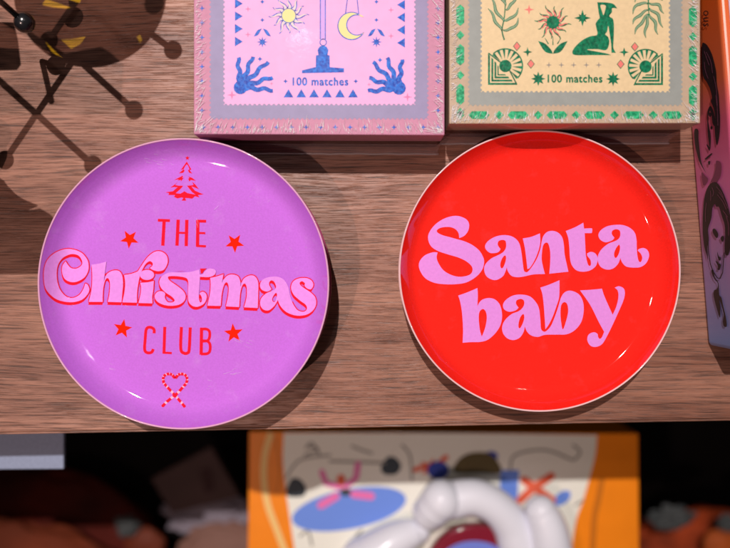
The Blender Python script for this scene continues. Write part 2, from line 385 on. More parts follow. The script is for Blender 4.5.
H.append((smooth([(-107,226,1),(-57,214),(-10,198,1),(-22,262,1),(10,215),(50,200),(95,213),(112,250),(115,290,1),(135,235),(180,208),(220,215),(243,260),(243,350),(240,445,1),(140,440,1),(158,370),(160,300),(148,268),(128,280),(112,340),(105,438,1),(8,433,1),(25,350),(28,290),(15,258),(-5,275),(-22,340),(-30,430,1),(-128,428,1),(-110,350),(-103,280)], (225, 247), k), []))
H.append((smooth([(340,308,1),(322,270),(335,245),(358,252),(373,285),(368,305),(345,320),(300,340),(265,375),(258,420),(280,455),(320,462),(360,430),(387,387,1),(405,430),(450,475),(520,500),(590,495),(640,465),(665,420),(660,370),(630,335),(590,308),(555,282),(545,262),(562,250),(583,264),(582,284),(602,303),(628,308),(645,280),(635,248),(600,228),(545,228),(500,250),(483,295),(500,345),(545,388),(590,422),(598,452),(575,472),(530,460),(495,410),(475,350),(462,290),(430,238),(380,216),(310,222),(270,245),(256,280),(270,312),(305,325),(328,318)], (225, 247), k),
          [smooth([(375,335),(380,355),(368,395),(352,400),(345,380),(358,350)], (225, 247), k)]))
pr = Print(mP, 5); sh = Print(mP, 5)
off = lambda q, dx, dy: [(p[0] + dx, p[1] + dy) for p in q]
for i, (a, h) in enumerate(H):
    pr.add(a, h, 7 + .2 * i)
    for n_, (dx, dy) in enumerate([(-.6, 2.9), (-.4, 1.95), (-.2, 1.0)]): sh.add(off(grow(a, .1), dx, dy), [off(q, dx, dy) for q in h], n_ * 1.6 + .15 * i)
    sh.add(grow(a, .95), [grow(q, -.6) for q in h], 5 + .15 * i)
sh.build("lettering_outline", INK_RED, pt); pr.build("lettering", INK_PINK2, pt)
pr = Print(mP, None); s = 4.867
def ln(o, pts, w_, sm=False):
    q = [(o[0] + p[0] / s, o[1] + p[1] / s) for p in pts]
    if sm: q = smooth(q, seg=5, closed=False)
    return stroke(q, w_, 0)
o1 = (110, 205)
for n_, (pts, w_, sm) in enumerate([([(233,74),(292,76)],2.8,0),([(264,70),(257,198)],3.3,0),([(332,71),(326,198)],3.3,0),([(374,72),(371,200)],3.3,0),([(330,135),(373,136)],2,0),([(428,73),(426,203)],3.3,0),([(424,78),(468,79)],2.8,0),([(424,136),(464,137)],2,0),([(424,199),(467,201)],2.2,0)]):
    pr.add(ln(o1, pts, w_, sm), (), .3 * n_)
pr.build("caps_lettering", INK_RED, pt); pr = Print(mP, None)
o1 = (105, 312)
for n_, (pts, w_, sm) in enumerate([([(239,104),(238,84),(219,74),(201,84),(196,130),(193,182),(205,198),(227,196),(235,180)],2.9,1),([(291,72),(287,203)],3.0,0),([(284,198),(325,200)],2.2,0),([(372,73),(369,178),(384,200),(402,199),(410,180),(415,75)],3.0,1),([(470,76),(468,208)],3.2,0),([(470,83),(496,84),(509,97),(508,126),(496,140),(470,142)],2.7,1),([(470,140),(498,142),(511,158),(510,190),(496,203),(468,204)],2.7,1)]):
    pr.add(ln(o1, pts, w_, sm), (), .3 * n_)
pr.build("caps_lettering", INK_RED, pt)
for (x, y, r, a) in [(129.6, 239, 9.6, 95), (234.7, 243, 9.8, 88), (122.6, 328.7, 9.8, -80), (233.5, 333.2, 9.8, -95)]:
    Print(mP, 5).add(star(x, y, r, 5, .42, a)).build("star_print", INK_STAR, pt)
# fine scratches worn into the glaze
sc_ = Print(mP, 5); rr_ = random.Random(3)
for x, y, dx, dy, n_ in ((158, 163, 9, 2, 9), (216, 212, 6, -5, 3), (198, 222, 2, 7, 4), (244, 342, 9, 4, 7), (112, 365, 8, 2, 3), (230, 372, 12, -4, 5), (290, 255, 4, 3, 3), (140, 300, 5, 4, 3), (262, 196, 5, -4, 3), (100, 225, 3, 3, 3), (205, 385, 9, 2, 3)):
    for _ in range(n_):
        a = (x + rr_.gauss(0, 7), y + rr_.gauss(0, 4)); t_ = rr_.uniform(.2, .9)
        sc_.add(stroke([a, (a[0] + dx * t_ * .5 + rr_.gauss(0, .4), a[1] + dy * t_ * .5 + rr_.gauss(0, .4)), (a[0] + dx * t_, a[1] + dy * t_)], rr_.uniform(.18, .4), 0, .1), (), 12)
SCF = mat("scratched_glaze", (.86, .70, .90), .4); SCF.node_tree.nodes["Principled BSDF"].inputs["Alpha"].default_value = .5
tag(sc_.build("scratches", SCF, pt), kind="stuff")
# tree
pr = Print(mP, 5); o2, s2 = (150, 150), 10.43; T = lambda q: [(o2[0] + a / s2, o2[1] + b / s2) for a, b in q]
pr.add(star(187.4, 158, 2.3, 5, .45)).add(T([(384,120),(322,207),(352,198),(302,243),(345,238),(362,215),(350,200),(368,165),(384,148),(398,165),(412,200),(396,212),(408,236),(442,247),(414,210),(432,203)]))
for q in ([(340,268),(252,312),(300,305),(290,318),(322,312),(322,328),(352,290),(330,290),(345,280)], [(395,275),(412,290),(398,300),(412,330),(425,312),(480,322),(440,290)],
          [(290,330),(268,352),(212,392),(262,384),(268,390),(290,384),(240,430),(160,440),(200,450),(190,468),(262,470),(250,488),(285,505),(330,494),(348,500),(330,528),(378,528),(366,500),(400,502),(440,508),(470,482),(518,495),(500,470),(558,462),(505,440),(470,424),(432,380),(470,392),(512,410),(478,365),(440,330),(455,365),(412,370),(385,372),(440,440),(475,465),(420,455),(392,450),(360,430),(318,455),(268,450),(330,395),(345,372),(300,372),(262,365)]):
    pr.add(T(q))
pr.build("tree_print", INK_RED, pt)
# candy canes
for side in (1, -1):
    mid = 350 if side == 1 else 352
    pts = [(355,150),(330,120),(290,108),(240,125),(222,165),(232,220),(275,270),(352,355),(420,430),(478,500)]
    if side == -1: pts = [(735 - x if i < 3 else 735 - x, y) for i, (x, y) in enumerate(pts)]; pts[-1] = (220, 495); pts[-2] = (285, 430)
    path = smooth([(145 + a / 12.17, 365 + b / 12.17) for a, b in pts], seg=6, closed=False)
    Print(mP, 5).add(stroke(path, 2.6, 4), (), 0 + (side < 0)).build("candy_cane_print", INK_CANE, pt)
    st = Print(mP, 5)
    for i in range(1, len(path) - 3, 5):
        a, b = Vector(path[i]), Vector(path[min(i + 3, len(path) - 1)]); d = (b - a).normalized(); nrm = Vector((-d.y, d.x)) * 1.35
        st.add([tuple(a - nrm), tuple(a + nrm + d * .2), tuple(b + nrm + d * 1.0), tuple(b - nrm + d * .4)], (), 3 + (side < 0))
    st.add(circ(*path[-1], 1.5), (), 3.5).add(circ(*path[0], 1.4), (), 3.6)
    st.build("candy_cane_stripes", INK_RED, pt)
# ------------------------------------------------------------ matchboxes
BZ = 70.0
def flat_map(z):
    return lambda px, py, lift: W(px, py, z) + Vector((0, 0, lift * U))
mB = flat_map(BZ)
def k2(px, py, z=BZ):
    kk = (F - z) / F; return (CX + (px - CX) * kk, CY + (py - CY) * kk)
def scallop(x0, y0, x1, y1, per, r, inward=True):
    """stamp-perforated rectangle, notches bitten out"""
    out = []
    def side(ax, ay, bx, by):
        L_ = math.hypot(bx - ax, by - ay); n = round(L_ / per); dx, dy = (bx - ax) / n, (by - ay) / n
        tx, ty = dx / math.hypot(dx, dy), dy / math.hypot(dx, dy); nx, ny = -ty, tx
        sgn = 1 if inward else -1
        for i in range(n):
            cx, cy = ax + dx * (i + .5), ay + dy * (i + .5)
            for j in range(7):
                a = math.pi * (1 - j / 6); out.append((cx + tx * r * math.cos(a) + sgn * nx * r * math.sin(a), cy + ty * r * math.cos(a) + sgn * ny * r * math.sin(a)))
    side(x0, y0, x1, y0); side(x1, y0, x1, y1); side(x1, y1, x0, y1); side(x0, y1, x0, y0)
    return out
def foil(name, col, col2, rough=.38):
    m, t, b = nt(name); N, Lk = t.nodes, t.links
    tc = N.new("ShaderNodeTexCoord"); n = N.new("ShaderNodeTexNoise"); n.inputs["Scale"].default_value = 900; n.inputs["Detail"].default_value = 4; Lk.new(tc.outputs["Object"], n.inputs["Vector"])
    r = N.new("ShaderNodeValToRGB"); r.color_ramp.elements[0].position = .35; r.color_ramp.elements[1].position = .68
    r.color_ramp.elements[0].color = (*col, 1); r.color_ramp.elements[1].color = (*col2, 1); Lk.new(n.outputs[0], r.inputs[0]); Lk.new(r.outputs[0], b.inputs["Base Color"])
    b.inputs["Roughness"].default_value = rough; b.inputs["Metallic"].default_value = 0; b.inputs["Specular IOR Level"].default_value = .15
    bp = N.new("ShaderNodeBump"); bp.inputs["Strength"].default_value = .6; bp.inputs["Distance"].default_value = .0003; Lk.new(n.outputs[0], bp.inputs["Height"]); Lk.new(bp.outputs[0], b.inputs["Normal"])
    return m
def film_mat():
    m, t, b = nt("clear_shrink_film"); N, Lk = t.nodes, t.links
    out = N["Material Output"]; tr = N.new("ShaderNodeBsdfTransparent"); gl = N.new("ShaderNodeBsdfGlossy"); gl.inputs["Roughness"].default_value = .05
    gl.inputs["Color"].default_value = (1, .95, .97, 1)
    tc = N.new("ShaderNodeTexCoord"); n = N.new("ShaderNodeTexNoise"); n.inputs["Scale"].default_value = 260; n.inputs["Detail"].default_value = 5; Lk.new(tc.outputs["Object"], n.inputs["Vector"])
    bp = N.new("ShaderNodeBump"); bp.inputs["Strength"].default_value = .12; bp.inputs["Distance"].default_value = .0003; Lk.new(n.outputs[0], bp.inputs["Height"]); Lk.new(bp.outputs[0], gl.inputs["Normal"])
    mx = N.new("ShaderNodeMixShader"); lw = N.new("ShaderNodeLayerWeight"); lw.inputs[0].default_value = .5
    pw = N.new("ShaderNodeMath"); pw.operation = 'POWER'; pw.inputs[1].default_value = 3; Lk.new(lw.outputs["Facing"], pw.inputs[0])
    ml = N.new("ShaderNodeMath"); ml.operation = 'MULTIPLY'; ml.inputs[1].default_value = .25; Lk.new(pw.outputs[0], ml.inputs[0]); Lk.new(ml.outputs[0], mx.inputs[0]); Lk.new(tr.outputs[0], mx.inputs[1]); Lk.new(gl.outputs[0], mx.inputs[2]); Lk.new(mx.outputs[0], out.inputs[0])
    return m
FILM = film_mat()
def crease_mat():
    m, t, b = nt("film_crease_glint"); N, Lk = t.nodes, t.links
    b.inputs["Base Color"].default_value = (.97, .94, .97, 1); b.inputs["Roughness"].default_value = .25; b.inputs["Specular IOR Level"].default_value = 1; b.inputs["Alpha"].default_value = .9  # near-white base colour paints the glints of the creased film
    return m
CREASE = crease_mat()
PINKB = mat("dusty_pink_card", (.56, .235, .36), .5, var=.06, vscale=500)
PINKS = mat("pink_card_side", (.34, .12, .17), .5)
BANDV = mat("grey_violet_ink", (.29, .245, .42), .45, var=.05)
FIELDP = mat("candy_pink_ink", (.88, .42, .72), .5, var=.03)
BLUE = foil("blue_foil", (.005, .045, .40), (.015, .19, .75))
YEL = mat("pale_yellow_ink", (.85, .72, .30), .5)
PINKX = mat("deep_pink_ink", (.68, .20, .42), .5)
LAV = mat("lavender_ink", (.62, .36, .80), .5)
TANB = mat("tan_card", (.50, .375, .265), .5, var=.06, vscale=500)
TANS = mat("tan_card_side", (.40, .24, .15), .5)
BANDG = mat("grey_green_ink", (.30, .32, .30), .45, var=.05)
FIELDG = mat("wheat_ink", (.74, .57, .33), .5, var=.05, vscale=700)
GREEN = foil("green_foil", (.002, .10, .045), (.008, .24, .11))
GREENF = foil("bright_green_foil", (.004, .22, .09), (.06, .58, .27))
CORAL = mat("coral_ink", (.80, .20, .17), .5)
GREYX = mat("grey_ink", (.28, .25, .22), .5)
FRONT = mat("striker_side", (.10, .05, .045), .6, bump=.4, bscale=900, var=.2, vscale=400)

def matchbox(x0, x1, yf, card, side, label, slant=0):
    a = k2(x0, yf); b = k2(x1, yf + slant); bk = -260
    t = thing("matchbox", S((a[0] + b[0]) / 2, a[1] - 60, 0), label, "matchbox", "shrink-wrapped matchboxes")
    pl = [(a[0], bk), (b[0], bk), b, a]; pin = [(a[0] + 1.5, bk), (b[0] - 1.5, bk), (b[0] - 1.5, b[1] - 1.5), (a[0] + 1.5, a[1] - 1.5)]
    ob("tray", prism(pin, .3, 40, .8), FRONT, t); ob("lid", prism(pl, 40.2, BZ, .9), card, t)
    sk = [(a[0] - .8, bk - 1), (b[0] + .8, bk - 1), (b[0] + .8, b[1] + .9), (a[0] - .8, a[1] + .9)]
    bm = prism(sk, .2, BZ + 1.1, 1.2); bmesh.ops.delete(bm, geom=[f for f in bm.faces if f.calc_center_median().z < .3 * U], context='FACES')
    fw = ob("film_wrap", bm, FILM, t)
    # gathered film along front edge and base, whitened to mimic glints
    cr = bmesh.new()
    def crease(p, q, wd, h):
        p, q = Vector(p), Vector(q); d = (q - p); n_ = Vector((-d.y, d.x, 0)).normalized() * wd * U
        m_ = (p + q) / 2 + n_ * .3 + Vector((0, 0, h * U)); v = [cr.verts.new(x) for x in (p, (p + q) / 2 - n_ * .5, q, (p + q) / 2 + n_ * .7, m_)]
        for i in range(4): cr.faces.new([v[i], v[(i + 1) % 4], v[4]])
    for i in range(300):
        x = R.uniform(x0 + 1, x1 - 1); ln_ = R.choice([3, 4, 5, 7, 9, 13]) * R.uniform(.6, 1.1); fan = (x - (x0 + x1) / 2) / (x1 - x0)
        fan += R.gauss(0, .22)
        y = yf - R.uniform(0, 9) ** 1.0 * R.random()
        crease(W(x, y, BZ + 1.25), W(x - fan * ln_ * .9, y - ln_, BZ + 1.25), R.uniform(.15, .5), R.uniform(.1, .4))
    for sd in (x0, x1):
        sg = 1 if sd == x0 else -1
        for i in range(170):
            y = yf - R.random() * (yf + 10); ln_ = R.choice([3, 4, 5, 8, 10]) * R.uniform(.5, 1.1); dr = R.gauss(-.5, .5)
            x = sd + sg * R.uniform(.5, 8) * R.random() + sg * .5
            crease(W(x, y, BZ + 1.25), W(x + sg * ln_, y + dr * ln_, BZ + 1.25), R.uniform(.15, .5), R.uniform(.1, .4))
        for i in range(26):   # corner fan
            an = R.uniform(.1, 1.45); l0, l1 = R.uniform(0, 14), R.uniform(8, 30); 
            c0 = (sd + sg * 1, yf - 1)
            crease(W(c0[0] + sg * l0 * math.cos(an), c0[1] - l0 * math.sin(an), BZ + 1.25), W(c0[0] + sg * (l0 + l1 * .5) * math.cos(an), c0[1] - (l0 + l1 * .5) * math.sin(an), BZ + 1.25), R.uniform(.15, .5), R.uniform(.1, .4))
    ob("film_crease_glints", cr, CREASE, fw)
    # gathered skirt of film at the foot of the front
    sk2 = bmesh.new(); n_ = 90; rows = []
    for j, (zz, dy, am) in enumerate([(30, .9, .2), (14, 1.2, .8), (4, 2.5, 1.0), (.4, 5.0, 1.2)]):
        rows.append([sk2.verts.new(S(a[0] - 1 + (b[0] - a[0] + 2) * i / n_, a[1] + (b[1] - a[1]) * i / n_ + dy + am * (noise.noise(Vector((i * .35 + a[0], j * .8, 0)))), zz)) for i in range(n_ + 1)])
    for r0, r1 in zip(rows, rows[1:]):
        for i in range(n_): sk2.faces.new([r0[i], r0[i + 1], r1[i + 1], r1[i]])
    ob("film_skirt", sk2, FILM2, fw, True)
    ob("film_hem", tube([S(a[0] - 2 + (b[0] - a[0] + 4) * i / 40, a[1] + (b[1] - a[1]) * i / 40 + 5.5 + .7 * noise.noise(Vector((i * .4, a[0], 0))), 1.2) for i in range(41)], 1.1, 6), HEM, fw, True)
    return t
def film2():
    m, t, b = nt("gathered_film"); b.inputs["Base Color"].default_value = (.75, .6, .65, 1); b.inputs["Roughness"].default_value = .16; b.inputs["Specular IOR Level"].default_value = .9; b.inputs["Alpha"].default_value = .22
    return m
FILM2 = film2()
HEM = mat("film_hem", (.62, .52, .52), .2, spec=.8); HEM.node_tree.nodes["Principled BSDF"].inputs["Alpha"].default_value = .45

pk = matchbox(193.8, 444.5, 134, PINKB, PINKS, "pink matchbox with blue foil sun, moon and candlestick in clear wrap", 1.0)
def P(): return Print(mB, None)
P().add(scallop(209.5, -120, 428.5, 119.5, 4.8, 1.5)).build("stamp_band", BANDV, pk)
P().add(scallop(223.5, -120, 415.5, 105.2, 4.8, 1.5), (), 1).build("stamp_field", FIELDP, pk)
p = P()
for i in range(9):
    for x in (202, 438): p.add(star(x, 8.6 + 14.6 * i - 15, 3.0, 4, .3), (), 1)
for i in range(17): p.add(star(203.5 + 14.65 * i, 127.2, 3.0, 4, .3), (), 1)
p.each("border_star", BLUE, pk)
p = P()
for y in (-8.8, 3.6, 16.2, 28.8, 41.6): p.add([(235, y - 4.8), (242.8, y), (235, y + 4.8)], (), 2).add([(404.9, y - 3.6), (397.1, y + 1.2), (404.9, y + 6)], (), 2)
for x in (288.5, 301.3, 314, 327, 340, 353): p.add([(x - 4.9, 97.4), (x, 89.2), (x + 4.9, 97.4)], (), 2)
p.each("triangle_print", BLUE, pk)
p = P()
for a, h in text_polys("100 matches", 292.9, 77.6, 348, 85.4, .03): p.add(grow(a, .38), [grow(q_, -.25) for q_ in h], 2)
p.add(star(285.6, 81.3, 2.4, 4, .45), (), 2).add(star(355.8, 81.3, 2.4, 4, .45), (), 2)
p.build("lettering", BLUE, pk)
p = P()
p.add([(302, 70.4), (315.8, 67), (316, 55.5), (318.5, 55), (317.6, 50), (319.6, 46.6), (323, 45.4), (326.4, 46.6), (328.4, 50), (327.5, 55), (329.6, 55.5), (329.8, 67.2), (344, 68.3), (344, 72.4), (302, 73.2)], (), 2)
p.add(circ(323.2, 42.4, 3.7, 18), [circ(323.2, 42.4, 2.8, 18)], 2)
for x in (320.3, 325.4): p.add(rect(x - .45, -40, x + .45, 39.4), (), 3)
p.each("candlestick_print", BLUE, pk)
P().add(rect(320.6, -40, 325.1, 39.3), (), 2).build("candle_print", LAV, pk)
# sun
def rays(cx, cy, n, r0, r1, wd, rot=0, amp=1.2):
    res = []
    for i in range(n):
        a = 2 * math.pi * (i + rot) / n; L1 = r1 * (1 if i % 2 == 0 else .88); d = Vector((math.cos(a), math.sin(a))); q = Vector((-d.y, d.x)); pts = []
        for j in range(9):
            u = j / 8; pts.append(tuple(Vector((cx, cy)) + d * (r0 + (L1 - r0) * u) + q * amp * math.sin(u * 5.6)))
        res.append(stroke(pts, wd, 0, .5))
    return res
p = P(); q = P()
for r_ in rays(288.8, 15.7, 12, 6, 20.5, 5.4): p.add(r_, (), 2)
for r_ in rays(288.8, 15.7, 12, 6, 18.5, 3.2): q.add(r_, (), 3)
p.add(circ(288.8, 15.7, 7.6), (), 4)
p.build("sun_outline", BLUE, pk); q.build("sun_rays", mat("cream_ink", (.85, .62, .62), .5), pk)
P().add(circ(288.8, 15.7, 6.8), (), 5).build("sun_disc", YEL, pk)
def crescent(cx, cy, r, g):
    o_ = [(cx + (r + g) * math.cos(a), cy + (r + g) * math.sin(a)) for a in [math.radians(35 + 280 * i / 30) for i in range(31)]]
    i_ = [(cx + 5.3 + (r * .77 - g) * math.cos(a), cy - 1 + (r * .77 - g) * math.sin(a)) for a in [math.radians(312 - 268 * i / 26) for i in range(27)]]
    return o_ + i_
P().add(crescent(351.6, 26, 13.5, .7), (), 2).add(stroke([(345.5, 14), (348, -6)], .9, 0), (), 3).add(stroke([(358.8, 15), (356.6, -6)], .9, 0), (), 3).build("moon_outline", BLUE, pk)
P().add(crescent(351.6, 26, 13.5, -.3), (), 4).build("moon_print", YEL, pk)
p = P()
for cx in (262.4, 376.4):
    for sg in (-1, 1):
        p.add(smooth([(cx + sg * .6, 28.6, 1), (cx + sg * 5, 30.5), (cx + sg * 8.6, 36.5, 1), (cx + sg * 4.4, 35)], seg=5), (), 2)
    p.add(star(cx, 42, 5.6, 8, .4, -90), (), 2); p.add(star(cx, 20, 2.2, 4, .5), (), 2).add(star(cx, 1.8, 2.2, 4, .5), (), 2)
p.add(star(260, 59, 2.4, 4, .5), (), 2).add(star(380, 60, 2.4, 4, .5), (), 2)
p.each("sprig_print", BLUE, pk)
p = P()
for x, y, r_ in ((248, 9, 3), (248, 34.5, 3), (232, 95, 4.6), (391, 10, 3), (391, 36, 3), (407.5, 97, 4.6), (271.6, 83.6, 2), (369, 84.5, 2)): p.add(star(x, y, r_, 4, .28), (), 2)
p.each("pink_star_print", PINKX, pk)
p = P(); n_ = 0
for (c_, tips) in (((240.5, 87.5), [(238, 57.5), (252.6, 56.5), (268, 61.5), (272.5, 77), (273, 90)]), ((399, 88), [(372.5, 62.5), (386.6, 58), (401.6, 59.5), (369, 78.5), (368, 91.5)])):
    for t_ in tips:
        a_, b_ = Vector(c_), Vector(t_); d_ = (b_ - a_); nn = Vector((-d_.y, d_.x)).normalized(); n_ += 1
        p.add(stroke([tuple(a_ + d_ * u_ + nn * 1.1 * math.sin(u_ * 15)) for u_ in [i / 16 for i in range(17)]], 5.6, 0, 3.8), (), 2 + .2 * n_)
    p.add(circ(c_[0], c_[1], 6.8, 14), (), 4.5)
p.each("hand_rays_print", BLUE, pk)

gr = matchbox(449.3, 700.2, 123.6, TANB, TANS, "tan matchbox with green foil woman, sunflower and leaves in clear wrap", -.6)
P().add(scallop(468, -120, 682.5, 106, 4.85, 1.5)).build("stamp_band", BANDG, gr)
P().add(scallop(480.5, -120, 670, 92.4, 4.85, 1.5), (), 1).build("stamp_field", FIELDG, gr)
p = P()
def hexv(x, y, h, w_): return [(x, y - h / 2), (x + w_ / 2, y - h / 2 + 3.4), (x + w_ / 2, y + h / 2 - 3.4), (x, y + h / 2), (x - w_ / 2, y + h / 2 - 3.4), (x - w_ / 2, y - h / 2 + 3.4)]
for x, dy in ((460.2, 0), (692.8, 1.4)):
    for i in range(4):
        p.add(hexv(x, -24.3 + 39.5 * i + dy, 21.5, 8), (), 1); p.add([(x, -9.4 + 40 * i + dy), (x + 4.2, -4.9 + 40 * i + dy), (x, -.4 + 40 * i + dy), (x - 4.2, -4.9 + 40 * i + dy)], (), 1)
    p.add([(x, 107.6), (x + 4.2, 112), (x, 116.4), (x - 4.2, 112)], (), 1)
for x in (479, 518, 557, 594.6, 633.5, 672): p.add([(y_, x_) for x_, y_ in hexv(115, x, 21, 7.6)], (), 1)
for x in (499.2, 538, 576, 614.4, 653): p.add([(x - 4.6, 115), (x, 110.6), (x + 4.6, 115), (x, 119.4)], (), 1)
p.each("border_gem", GREENF, gr)
# arched sun windows
for sg, cx, cy, qx, qy in ((1, 505.3, 66, 488, 84.8), (-1, 645.4, 66.6, 662.8, 85)):
    p = P(); Rr = 17.8
    def X(a): return a if sg == 1 else -a
    a0, a1 = (math.radians(225 - 0), math.radians(45 + 360)) 
    arc = [(cx + X(Rr * math.cos(a)), cy + Rr * math.sin(a)) for a in [math.radians(-135 + 180 * i / 20) for i in range(21)]]
    arc2 = [(cx + X((Rr - 1.3) * math.cos(a)), cy + (Rr - 1.3) * math.sin(a)) for a in [math.radians(45 - 180 * i / 20) for i in range(21)]]
    p.add(arc + arc2, (), 2)
    for i in range(10):
        a = math.radians(-135 + 180 * (i + .0) / 9); p.add([(cx + X(7 * math.cos(a)), cy + 7 * math.sin(a)), (cx + X(17 * math.cos(a - .085)), cy + 17 * math.sin(a - .085)), (cx + X(17 * math.cos(a + .085)), cy + 17 * math.sin(a + .085))], (), 2.3)
    p.add(circ(cx, cy, 6.2, 18), (), 2.8)
    tl = (cx + X(-Rr * .95), cy - Rr * .78); br = (cx + X(Rr * .62), cy + Rr * 1.05)
    p.add(stroke([(qx, tl[1]), (qx, qy), (br[0], qy)], 0.1, 0), (), 2)
    for j, w_ in enumerate((0, 3.3, 6.4, 9.4)):
        x_ = qx + X(w_); y_ = qy - w_; wt = 1.9 if j < 3 else 1.2
        top_y = cy - Rr * .62 + w_ * 1.15 + .5; rx = cx + X(Rr * .62 - w_ * 1.1)
        p.add([(x_, top_y - wt), (x_ + X(wt), top_y + .2), (x_ + X(wt), y_ - wt), (rx - X(1.2), y_ - wt), (rx, y_), (x_, y_)], (), 2.1 + .1 * j)
    p.add(stroke([(qx + X(.4), tl[1] + 1), (cx + X(-4), cy - 3)], 1.2, 0), (), 3); p.add(stroke([(cx + X(4), cy + 4), (br[0] + X(.5), br[1])], 1.2, 0), (), 3)
    p.build("arched_sun_print", GREEN, gr)
# flower
p = P(); q = P()
for r_ in rays(552.8, 22.6, 12, 5, 18.6, 3.6, .3, 1.3): p.add(r_, (), 2)
for r_ in rays(552.8, 22.6, 12, 5, 15, 2.3, .3, 1.3): q.add(r_, (), 3)
p.add(circ(552.8, 22.4, 6.4), (), 4)
for sg in (-1, 1):
    p.add(smooth([(552.8, 53.8, 1), (552.8 + sg * 8, 51.5), (552.8 + sg * 14.8, 41, 1), (552.8 + sg * 8, 43.5), (552.8 + sg * 2, 49.5)], seg=5), (), 2)
    p.add(stroke([(552.8 + sg * 4.5, 44), (552.8 + sg * 8, 38)], 1.1, 0, .4), (), 3)
p.add(stroke([(552.8, 45), (552.8, 36.5)], 1.1, 0, .4), (), 3)
p.add(star(582.4, 18, 8.4, 4, .32), (), 2).add(star(582.4, 18, 5.6, 4, .4, -45), (), 2.4)
p.build("sunflower_print", GREEN, gr); q.build("sunflower_petals", CORAL, gr)
p = P().add(star(529, 9.6, 5, 4, .3), (), 2)
for x, y in ((516.8, 46.3), (530.8, 64), (634.7, 46.8), (620.5, 64.2)): p.add([(x - 3.1, y), (x, y - 3.9), (x + 3.1, y), (x, y + 3.9)], (), 3)
p.each("coral_print", CORAL, gr)
p = P()
for x, y in ((516.8, 46.3), (530.8, 64), (634.7, 46.8), (620.5, 64.2)): p.add([(x - 3.9, y), (x, y - 4.8), (x + 3.9, y), (x, y + 4.8)], (), 2)
for x, y in ((527.5, 52), (624, 52.2)): p.add(star(x, y, 4.8, 4, .34), (), 2)
for x, y in ((538.2, 78.8), (613, 79)): p.add(star(x, y, 7.2, 8, .5), (), 2)
for a, h in text_polys("100 matches", 547.8, 74.8, 602, 82.4, .03): p.add(grow(a, .38), [grow(q_, -.25) for q_ in h], 2)
p.build("lettering", GREEN, gr)
p = P()
for x in (548.8, 561.3, 573.6, 586.3, 598.7): p.add(star(x, 65, 3.1, 4, .26), (), 2)
p.each("grey_star_print", GREYX, gr)
# seated woman silhouette
wz = (570, 0); wk = 5.407
body = smooth([(147,12,1),(200,14),(235,22),(255,46,1),(228,44),(226,66),(213,82),(216,92),(232,104),(237,140),(236,200),(234,258),(248,286,1),(224,285,1),(222,240),(212,170),(206,140),(200,170),(190,186),(205,200),(212,225),(205,258),(188,272),(150,266),(90,268),(150,280),(200,290),(222,298,1),(120,298),(30,298),(12,282),(30,250),(70,215),(110,196),(146,188),(142,150),(138,128),(150,108),(160,96),(155,70)], wz, wk, 4)
arm = smooth([(164,28),(192,30),(188,60),(180,82),(172,60)], wz, wk, 4)
P().add(body, [arm], 2).build("woman_print", GREEN, gr)
# leafy fronds
def frond(stem, leaves, lv=2):
    p = P(); q = P(); sp = smooth(stem, seg=6, closed=False); p.add(stroke(sp, 1.5, 0, .8), (), lv)
    for i, (a, c_, b) in enumerate(leaves):
        pth = smooth([a, c_, b], seg=6, closed=False); n_ = len(pth); w_ = [3.2 * math.sin(math.pi * (.12 + .85 * j / (n_ - 1))) for j in range(n_)]
        Lf, Rt, L2, R2 = [], [], [], []
        for j in range(n_):
            t_ = (Vector(pth[min(j + 1, n_ - 1)]) - Vector(pth[max(j - 1, 0)])).normalized(); m_ = Vector((-t_.y, t_.x)); v_ = Vector(pth[j]) + m_ * .8 * math.sin(j * .9)
            Lf.append(tuple(v_ + m_ * w_[j] / 2)); Rt.append(tuple(v_ - m_ * w_[j] / 2)); L2.append(tuple(v_ + m_ * w_[j] * .27)); R2.append(tuple(v_ - m_ * w_[j] * .27))
        p.add(Lf + Rt[::-1], (), lv + .1 * i); q.add(L2[1:-1] + R2[1:-1][::-1], (), lv + 2 + .1 * i)
    p.build("frond_print", GREEN, gr); q.build("frond_highlight", mat("sage_ink", (.25, .36, .22), .5), gr)
frond([(504.3, 40), (502, 30), (504.5, 15), (506, -12)], [((501.8, 31), (495, 20), (488.5, 8)), ((503, 30), (513, 28), (519, 18)), ((503.5, 20), (512, 18), (519, 8)), ((504, 22), (496, 10), (491, -4)), ((505.5, 10), (512, 4), (517, -6)), ((505.5, 6), (501, -4), (497, -14))])
frond([(648.6, -14), (648.2, 4), (648.8, 14)], [((648, 4), (638, 4), (632, 14)), ((648, 10), (638, 16), (632, 24)), ((648.4, 14), (640, 24), (634, 34)), ((648.8, 14), (646, 26), (645, 38)), ((649, 14), (655, 24), (657, 35)), ((649, 8), (658, 16), (662, 28)), ((649, 3), (659, 6), (663, 14)), ((648.5, -4), (640, -6), (634, 2)), ((648.8, -3), (656, -6), (662, 1))])

